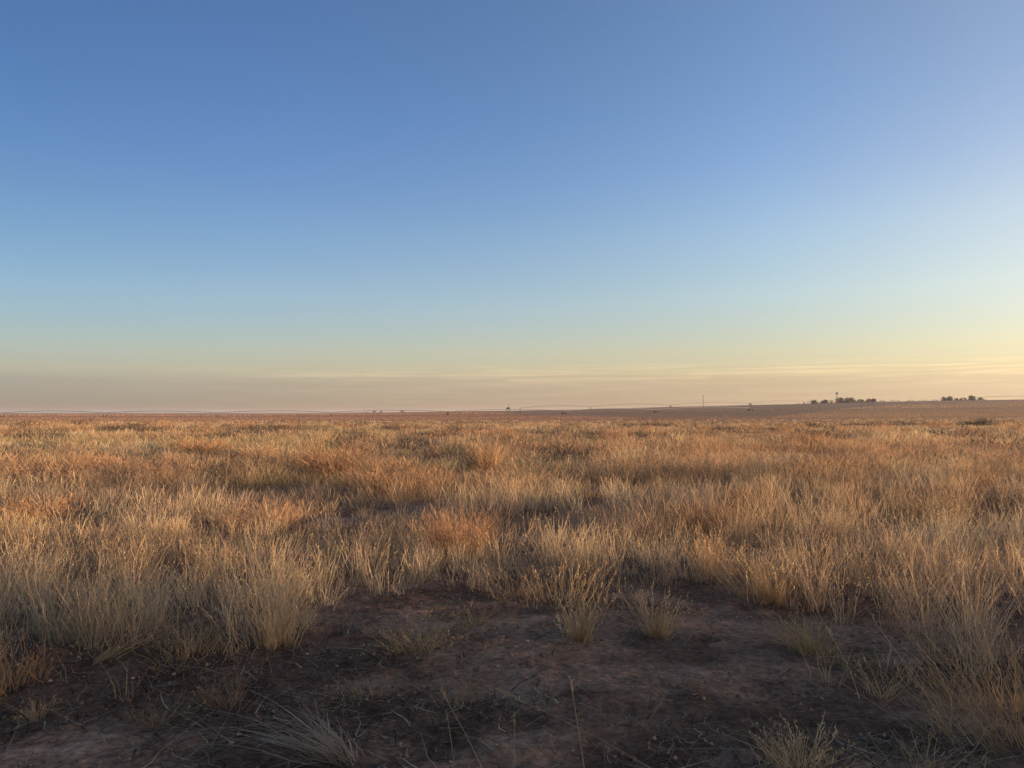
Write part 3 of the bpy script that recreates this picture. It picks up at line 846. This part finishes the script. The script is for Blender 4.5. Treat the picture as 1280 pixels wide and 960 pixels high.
def homestead():
    D = 1000
    tree(1005, D, 3, 3.0, 'small shrubby tree left of the dark tree clump on the far rise, standing apart', n=300)
    tree(1017, D, 6.5, 6.5, 'leftmost round tree of the dark clump on the far right rise')
    tree(1030.5, D, 8.5, 7, 'second round tree of the dark clump, left of the wind pump')
    tree(1039, D + 15, 6, 5.4, 'low bush tree in the gap left of the wind pump', n=400)
    tree(1051, D, 13, 8.4, 'wide tree right below the wind pump')
    tree(1063, D - 10, 16, 9.6, 'widest and tallest tree in the middle of the dark clump')
    tree(1075, D + 10, 8.5, 5.4, 'low tree in the dip right of the widest tree')
    tree(1086, D, 9, 6.0, 'tree with a pointed crown in the right half of the dark clump')
    tree(1092.5, D + 8, 5.5, 6.3, 'rightmost tree of the dark clump on the far rise')
    tree(1181, D + 60, 7.5, 6.5, 'left tree of a touching pair between the dark clump and the picture edge')
    tree(1187, D + 50, 6.5, 7.2, 'right tree of a touching pair between the dark clump and the picture edge')
    tree(1196, D + 50, 6, 4.4, 'small low tree right of the touching pair')
    tree(1204, D + 60, 11, 5.0, 'low wide tree left of the tall round one on the right skyline')
    tree(1215, D + 50, 7.5, 9.4, 'tall round tree on the right skyline, highest there')
    tree(1225, D + 55, 12, 4.8, 'low wide tree right of the tall round one, last of the right skyline trees')
    for i, (px, w, lab) in enumerate([(1103, 12, 'flat hedge bush right behind the dark clump'), (1118, 14, 'flat hedge bush on the skyline left of the small gap'), (1138, 10, 'short hedge bush with a raised top on the skyline'),
                                      (1154, 16, 'long flat hedge bush on the skyline left of the touching pair'), (1168, 12, 'flat hedge bush touching the pair of trees')]):
        tree(px, D + 40, w, 2.9, lab, name='hedge_bush', trunk=.05, n=500)
    tree(1024, D - 20, 17, 3.6, 'low dark bush filling the gap between the leftmost and the second round tree', name='hedge_bush', n=700)
    tree(1074, D - 25, 34, 4.2, 'long low bush along the foot of the dark tree clump', name='hedge_bush', n=700)
    # left skyline
    tree(457, 1150, 10, 3.0, 'flat bush at the left end of the far skyline bushes left of the middle', name='skyline_bush', trunk=.05, n=300)
    tree(468, 1150, 6.5, 5.0, 'taller round bush on the skyline left of the middle', name='skyline_bush', n=300)
    tree(476, 1150, 5, 4.2, 'small round bush on the skyline beside the taller one', name='skyline_bush', n=300)
    tree(503, 1150, 7, 5.0, 'lone bush on the skyline between the small bushes and the dark stand', name='skyline_bush', n=300)
    tree(560, 560, 1.9, 2.6, 'lone dark bush in the far field left of the dark stand', name='skyline_bush', n=250)
    tree(838, 1000, 3.5, 2.8, 'small dark bush on the skyline left of the thin mast', name='skyline_bush', n=250)
    tree(938, 1000, 4.6, 4.0, 'dark bush on the skyline right of the thin mast', name='skyline_bush', n=300)
    tree(998, 900, 1.8, 2.6, 'tiny bush at the skyline left of the homestead trees', name='skyline_bush', n=150)

    # wind pump: lattice tower, rotor, tail vane, small platform
    x, y, z = along(1046, 985)
    root = empty('wind_pump', (x, y, z)); tag(root, 'wind pump with a round rotor rising above the far dark trees', 'wind pump')
    H = 12.4
    mb = MB()
    cs = [(-1, -1), (1, -1), (1, 1), (-1, 1)]
    for cx, cy in cs: mb.tube([(cx * 1.2, cy * 1.2, 0), (cx * .15, cy * .15, H)], .07, 5)
    for lv in range(6):
        a, b = lv / 6, (lv + 1) / 6
        wa, wb = 1.2 - 1.05 * a, 1.2 - 1.05 * b
        for k in range(4):
            c0, c1 = cs[k], cs[(k + 1) % 4]
            mb.tube([(c0[0] * wa, c0[1] * wa, a * H), (c1[0] * wb, c1[1] * wb, b * H)], .035, 4)
            mb.tube([(c0[0] * wb, c0[1] * wb, b * H), (c1[0] * wb, c1[1] * wb, b * H)], .035, 4)
    mb.build('lattice_tower', M_rust, root)
    rot = MB()
    for k in range(18):
        a = 2 * math.pi * k / 18
        for r0, r1 in ((.35, 1.65),):
            u = np.array([math.cos(a), 0, math.sin(a)]); w_ = np.array([-math.sin(a), .35, math.cos(a)])
            p0 = np.array([0, -.5, H + .3]) + u * r0; p1 = np.array([0, -.5, H + .3]) + u * r1
            rot.add([p0 - w_ * .06, p0 + w_ * .06, p1 + w_ * .25, p1 - w_ * .25, p0 - w_ * .06 + (0, .02, 0), p0 + w_ * .06 + (0, .02, 0), p1 + w_ * .25 + (0, .02, 0), p1 - w_ * .25 + (0, .02, 0)],
                    [(0, 1, 2, 3), (7, 6, 5, 4), (0, 4, 5, 1), (1, 5, 6, 2), (2, 6, 7, 3), (3, 7, 4, 0)])
    rot.tube([(0, -.6, H + .3), (0, .3, H + .3)], .2, 8)
    rot.build('rotor', M_rust, root)
    tv = MB(); tv.tube([(0, .3, H + .3), (0, 2.2, H + .3)], .05, 5); tv.box((0, 2.6, H + .3), (.05, 1.2, .9)); tv.build('tail_vane', M_rust, root)
    # thin mast
    x, y, z = along(879, 1150)
    root = empty('radio_mast', (x, y, z)); tag(root, 'thin lattice mast standing alone on the skyline', 'mast')
    mb = MB(); H = 17.0
    tri = [(math.cos(a), math.sin(a)) for a in (0, 2.094, 4.189)]
    for cx, cy in tri: mb.tube([(cx * .45, cy * .45, -.5), (cx * .3, cy * .3, H)], .1, 5)
    for lv in range(14):
        for k in range(3):
            c0, c1 = tri[k], tri[(k + 1) % 3]; w0 = .45 - .15 * lv / 14
            mb.tube([(c0[0] * w0, c0[1] * w0, lv * H / 14), (c1[0] * w0, c1[1] * w0, (lv + 1) * H / 14)], .05, 4)
    mb.build('mast_lattice', M_rust, root)
    mb = MB(); mb.box((0, 0, -.1), (1.6, 1.6, .7)); mb.build('mast_footing', M_stone, root)
    mb = MB(); mb.tube([(0, 0, H), (0, 0, H + 1.2)], .06, 5); mb.tube([(.35, 0, H - 1.5), (.35, 0, H - .2)], .12, 6); mb.build('antenna', M_rust, root)
    # dark stand on legs with a thin mast (pump house of the irrigation line)
    x, y, z = along(635.5, 800)
    root = empty('water_tank_stand', (x, y, z)); tag(root, 'dark boxy tank on splayed legs on the skyline near the middle', 'water tank')
    mb = MB()
    for cx in (-1, 1):
        for cy in (-1, 1):
            mb.tube([(cx * 2.1, cy * 1.6, -.3), (cx * 1.6, cy * 1.3, 2.4)], .28, 6)
    mb.tube([(-1.9, -1.5, 1.2), (1.9, -1.5, 1.2)], .1, 5); mb.tube([(-1.9, 1.5, 1.2), (1.9, 1.5, 1.2)], .1, 5)
    mb.build('stand_legs', M_rust, root)
    mb = MB(); mb.tube([(0, 0, 2.35), (0, 0, 2.45), (0, 0, 4.2), (0, 0, 4.6)], [1.9, 2.0, 2.0, 1.2], 16); mb.build('tank', M_rust, root)
    mb = MB(); mb.tube([(.5, 0, 4.5), (.5, 0, 7.4)], .12, 5); mb.box((.5, 0, 7.1), (.7, .1, .5)); mb.build('vent_pipe', M_rust, root)


homestead()


# ------------------------------------------------------------------ centre pivot irrigation machines
def irrigator(nodes, label, pipe_h, arch, wheel_r, extra=1.0):
    """nodes: (x, y) of the wheeled towers in order; spans arch between them"""
    P = [np.array([x, y, float(terrain(x, y))]) for x, y in nodes]
    o = P[0].copy()
    root = empty('pivot_irrigator', tuple(o)); tag(root, label, 'irrigator', 'irrigation machines on the skyline')
    for i, p in enumerate(P):
        q = P[min(i + 1, len(P) - 1)] - P[max(i - 1, 0)]
        u = q / np.linalg.norm(q); u[2] = 0; u /= np.linalg.norm(u); v = np.array([-u[1], u[0], 0])
        b = p - o
        tw = MB(); top = b + np.array([0, 0, pipe_h])
        for s in (-1, 1):
            tw.tube([b + v * s * 1.5 + (0, 0, wheel_r), top], .09 * extra, 5)
            tw.tube([b + v * s * 1.5 + (0, 0, wheel_r), top + u * .9], .06 * extra, 5)
        tw.tube([b - v * 1.7 + (0, 0, wheel_r + .1), b + v * 1.7 + (0, 0, wheel_r + .1)], .1 * extra, 5)
        t = tw.build('wheel_tower', M_galv, root)
        for s in (-1, 1):
            c = b + v * s * 1.5 + (0, 0, wheel_r)
            wh = MB(); n = 16
            for k in range(n):
                a0, a1 = 2 * math.pi * k / n, 2 * math.pi * (k + 1) / n
                wh.tube([c + v * math.cos(a0) * wheel_r * .85 + np.array([0, 0, math.sin(a0) * wheel_r * .85]), c + v * math.cos(a1) * wheel_r * .85 + np.array([0, 0, math.sin(a1) * wheel_r * .85])], wheel_r * .2, 6)
            wh.tube([c - u * .15, c + u * .15], wheel_r * .3, 8)
            for k in range(4):
                a = math.pi * k / 4
                dd = v * math.cos(a) * wheel_r * .75 + np.array([0, 0, math.sin(a) * wheel_r * .75]); wh.tube([c - dd, c + dd], .05, 4)
            wh.build('wheel', M_rubber, t)
    for i in range(len(P) - 1):
        a, b = P[i] - o, P[i + 1] - o
        q = (b - a); L = np.linalg.norm(q); u = q / L; v = np.array([-u[1], u[0], 0])
        top = []; lo1 = []; lo2 = []
        for k in range(17):
            t = k / 16; s = 4 * t * (1 - t)
            c = a + q * t; c = c + np.array([0, 0, pipe_h + arch * s]); top.append(c)
            lo1.append(c + v * .55 * s ** .5 - np.array([0, 0, .75 * s ** .5])); lo2.append(c - v * .55 * s ** .5 - np.array([0, 0, .75 * s ** .5]))
        sp = MB(); sp.tube(top, .13 * extra, 6); sp.build('span_pipe', M_galv, root)
        tr = MB(); tr.tube(lo1, .022, 4); tr.tube(lo2, .022, 4)
        for k in range(1, 16, 2):
            tr.tube([top[k], lo1[k]], .02, 4); tr.tube([top[k], lo2[k]], .02, 4); tr.tube([lo1[k], lo2[k]], .02, 4)
        tr.build('truss', M_galv, root)


def col_xy(px, d): return ((px - 640) / FPX * d, d)


irrigator([col_xy(px, d) for px, d in ((-135, 300), (3, 306), (131, 312), (272, 318), (414, 325), (560, 332), (705, 345), (820, 372), (938, 400))],
          'long low irrigation machine of arched spans on wheels crossing the brown field', 1.7, .75, .55)
irrigator([col_xy(px, d) for px, d in ((650, 700), (738, 720), (838, 750), (938, 790), (1010, 830))],
          'farther irrigation machine with arched spans left and right of the thin mast', 3.4, 1.9, .6, 1.7)
irrigator([col_xy(px, d) for px, d in ((1218, 1000), (1310, 980), (1390, 960))],
          'irrigation machine running out of the picture on the right skyline', 3.7, 1.3, .7, 1.6)


# ------------------------------------------------------------------ world, sun, camera
# stops of elevation (2 x sine), colour factors
SKY_EL = [(0.0, (.67, .62, 1.14)), (.033, (.67, .64, 1.12)), (.075, (.79, .65, .88)), (.105, (.98, .76, .82)), (.159, (1.1, .87, .86)), (.294, (1.14, 1.02, 1.09)),
          (.446, (1.06, 1.04, 1.20)), (.59, (.94, .98, 1.26)), (.73, (.86, .95, 1.27)), (.96, (.84, .92, 1.22))]
SKY_AZ_LOW = [(0.0, (.56, .66, .80)), (.155, (.60, .69, .82)), (.413, (1, 1, 1)), (.575, (1.13, 1.10, 1.02)), (.70, (1.24, 1.20, 1.07)), (1.0, (1.25, 1.1, .85))]
SKY_AZ_HIGH = [(0.0, (.44, .54, .66)), (.155, (.51, .60, .67)), (.26, (.71, .77, .84)), (.413, (1, 1, 1)), (.575, (1.40, 1.28, 1.17)), (.70, (1.8, 1.38, 1.10)), (1.0, (1.9, 1.45, 1.1))]
w = bpy.data.worlds.new('World'); scene.world = w; w.use_nodes = True
nt = w.node_tree
for n in list(nt.nodes): nt.nodes.remove(n)
L = nt.links.new; N = nt.nodes.new
sky = N('ShaderNodeTexSky'); sky.sky_type = 'NISHITA'; sky.sun_disc = False
sky.sun_elevation = R(SUN_EL); sky.sun_rotation = R(SUN_AZ)
sky.altitude = 1200; sky.air_density = 1.0; sky.dust_density = 1.0; sky.ozone_density = 1.6
tc = N('ShaderNodeTexCoord')
sep = N('ShaderNodeSeparateXYZ'); L(tc.outputs['Generated'], sep.inputs[0])


def math_node(op, a, b=None, c=None):
    m = N('ShaderNodeMath'); m.operation = op
    for i, v in enumerate((a, b, c)):
        if v is None: continue
        if isinstance(v, (int, float)): m.inputs[i].default_value = v
        else: L(v, m.inputs[i])
    return m.outputs[0]


def ramp_node(fac, stops, interp='LINEAR'):
    cr = N('ShaderNodeValToRGB'); cr.color_ramp.interpolation = interp
    e = cr.color_ramp.elements
    e[0].position, e[0].color = stops[0][0], (*stops[0][1], 1)
    e[1].position, e[1].color = stops[-1][0], (*stops[-1][1], 1)
    for p, c in stops[1:-1]:
        k = e.new(p); k.color = (*c, 1)
    L(fac, cr.inputs[0]); return cr.outputs[0]


def mix_rgb(mode, fac, a, b):
    m = N('ShaderNodeMix'); m.data_type = 'RGBA'; m.blend_type = mode
    for sock, v in ((m.inputs[0], fac), (m.inputs[6], a), (m.inputs[7], b)):
        if isinstance(v, (int, float)): sock.default_value = v
        elif isinstance(v, tuple): sock.default_value = (*v, 1)
        else: L(v, sock)
    return m.outputs[2]


# dry, dusty evening air: the clear sky model gets the bluer zenith, the mauve dust layer near the
# horizon and the stronger fall-off away from the sun (all by direction in the world)
zel = sep.outputs['Z']
el = ramp_node(math_node('MULTIPLY', zel, 2.0), SKY_EL, 'LINEAR')
hx_, hy_ = math.sin(R(SUN_AZ)), math.cos(R(SUN_AZ))
hl = math_node('SQRT', math_node('ADD', math_node('MULTIPLY', sep.outputs['X'], sep.outputs['X']), math_node('MULTIPLY', sep.outputs['Y'], sep.outputs['Y'])))
dt = math_node('ADD', math_node('MULTIPLY', sep.outputs['X'], hx_), math_node('MULTIPLY', sep.outputs['Y'], hy_))
toward = math_node('DIVIDE', dt, math_node('MAXIMUM', hl, .02))
tw = math_node('MULTIPLY_ADD', toward, .5, .5)
lift = N('ShaderNodeMapRange'); lift.interpolation_type = 'SMOOTHSTEP'; lift.inputs[1].default_value = .03; lift.inputs[2].default_value = .26; L(zel, lift.inputs[0])
azr = mix_rgb('MIX', lift.outputs[0], ramp_node(tw, SKY_AZ_LOW), ramp_node(tw, SKY_AZ_HIGH))
c = mix_rgb('MULTIPLY', 1.0, sky.outputs[0], el)
c = mix_rgb('MULTIPLY', 1.0, c, azr)
# thin stratus streaks low on the horizon
az_n = N('ShaderNodeMath'); az_n.operation = 'ARCTAN2'; L(sep.outputs['X'], az_n.inputs[0]); L(sep.outputs['Y'], az_n.inputs[1])
tilt = math_node('MULTIPLY_ADD', az_n.outputs[0], -.008, zel)
cv = N('ShaderNodeCombineXYZ'); L(math_node('MULTIPLY', az_n.outputs[0], 5.0), cv.inputs[0]); L(math_node('MULTIPLY', tilt, 190.0), cv.inputs[1])
cn = N('ShaderNodeTexNoise'); cn.inputs['Scale'].default_value = 1.0; cn.inputs['Detail'].default_value = 6; cn.inputs['Roughness'].default_value = .62
cn.inputs['Distortion'].default_value = 1.1
L(cv.outputs[0], cn.inputs['Vector'])
streak = N('ShaderNodeMapRange'); streak.inputs[1].default_value = .45; streak.inputs[2].default_value = .64; L(cn.outputs['Fac'], streak.inputs[0])
band = ramp_node(math_node('MULTIPLY', tilt, 10.0), [(0, (0, 0, 0)), (.15, (.25,) * 3), (.38, (.5,) * 3), (.49, (.85,) * 3), (.57, (.5,) * 3), (.66, (0, 0, 0)), (1, (0, 0, 0))])
bb = N('ShaderNodeSeparateColor'); L(band, bb.inputs[0])
sf = math_node('MULTIPLY', math_node('MULTIPLY', streak.outputs[0], bb.outputs[0]), 1.0)
bank = ramp_node(math_node('MULTIPLY', tilt, 10.0), [(0, (.9, .9, .9)), (.40, (1, 1, 1)), (.455, (1, 1, 1)), (.50, (0, 0, 0)), (1, (0, 0, 0))])
bk = N('ShaderNodeSeparateColor'); L(bank, bk.inputs[0])
c = mix_rgb('MIX', math_node('MULTIPLY', bk.outputs[0], .25), c, mix_rgb('MULTIPLY', 1.0, c, (.92, .89, .92)))
east = N('ShaderNodeMapRange'); east.interpolation_type = 'SMOOTHSTEP'; east.inputs[1].default_value = -.55; east.inputs[2].default_value = -.02
east.inputs[3].default_value = .25; L(az_n.outputs[0], east.inputs[0])
sf = math_node('MULTIPLY', sf, east.outputs[0])
c = mix_rgb('MIX', sf, c, mix_rgb('MULTIPLY', 1.0, c, (1.36, 1.29, 1.24)))
bg = N('ShaderNodeBackground'); bg.inputs['Strength'].default_value = .13
out = N('ShaderNodeOutputWorld')
L(c, bg.inputs['Color']); L(bg.outputs[0], out.inputs['Surface'])

# evening dust in the air
hm, hnt, hout = new_mat('dusty_air')
pv = hnt.nodes.new('ShaderNodeVolumePrincipled')
pv.inputs['Color'].default_value = (.93, .90, .88, 1); pv.inputs['Density'].default_value = .00010; pv.inputs['Anisotropy'].default_value = .3
hnt.links.new(pv.outputs[0], hout.inputs['Volume'])
mb = MB(); mb.box((0, 0, 20), (30000, 30000, 50)); hz = mb.build('haze', hm); tag(hz, kind='stuff')

sd = bpy.data.lights.new('sun', 'SUN'); sd.energy = 5.0; sd.angle = R(.5); sd.color = (1.0, .68, .42)
so = bpy.data.objects.new('sun', sd); col.objects.link(so)
so.rotation_euler = (R(90 - SUN_EL), 0, R(180 - SUN_AZ))

cd = bpy.data.cameras.new('camera'); cam = bpy.data.objects.new('camera', cd); col.objects.link(cam)
cd.sensor_width = 36; cd.lens = FPX / 1280 * 36; cd.clip_end = 30000; cd.clip_start = .05
cam.location = (0, 0, CAM_H); cam.rotation_euler = (R(90) + PITCH, 0, 0)
scene.camera = cam

scene.view_settings.view_transform = 'Standard'; scene.view_settings.look = 'None'
scene.view_settings.exposure = 1.2; scene.view_settings.gamma = 1
scene.render.engine = 'CYCLES'
scene.cycles.use_denoising = True
scene.cycles.denoiser = 'OPENIMAGEDENOISE'
scene.cycles.denoising_input_passes = 'RGB_ALBEDO_NORMAL'
scene.cycles.denoising_prefilter = 'NONE'
scene.cycles.max_bounces = 6
scene.cycles.transparent_max_bounces = 4
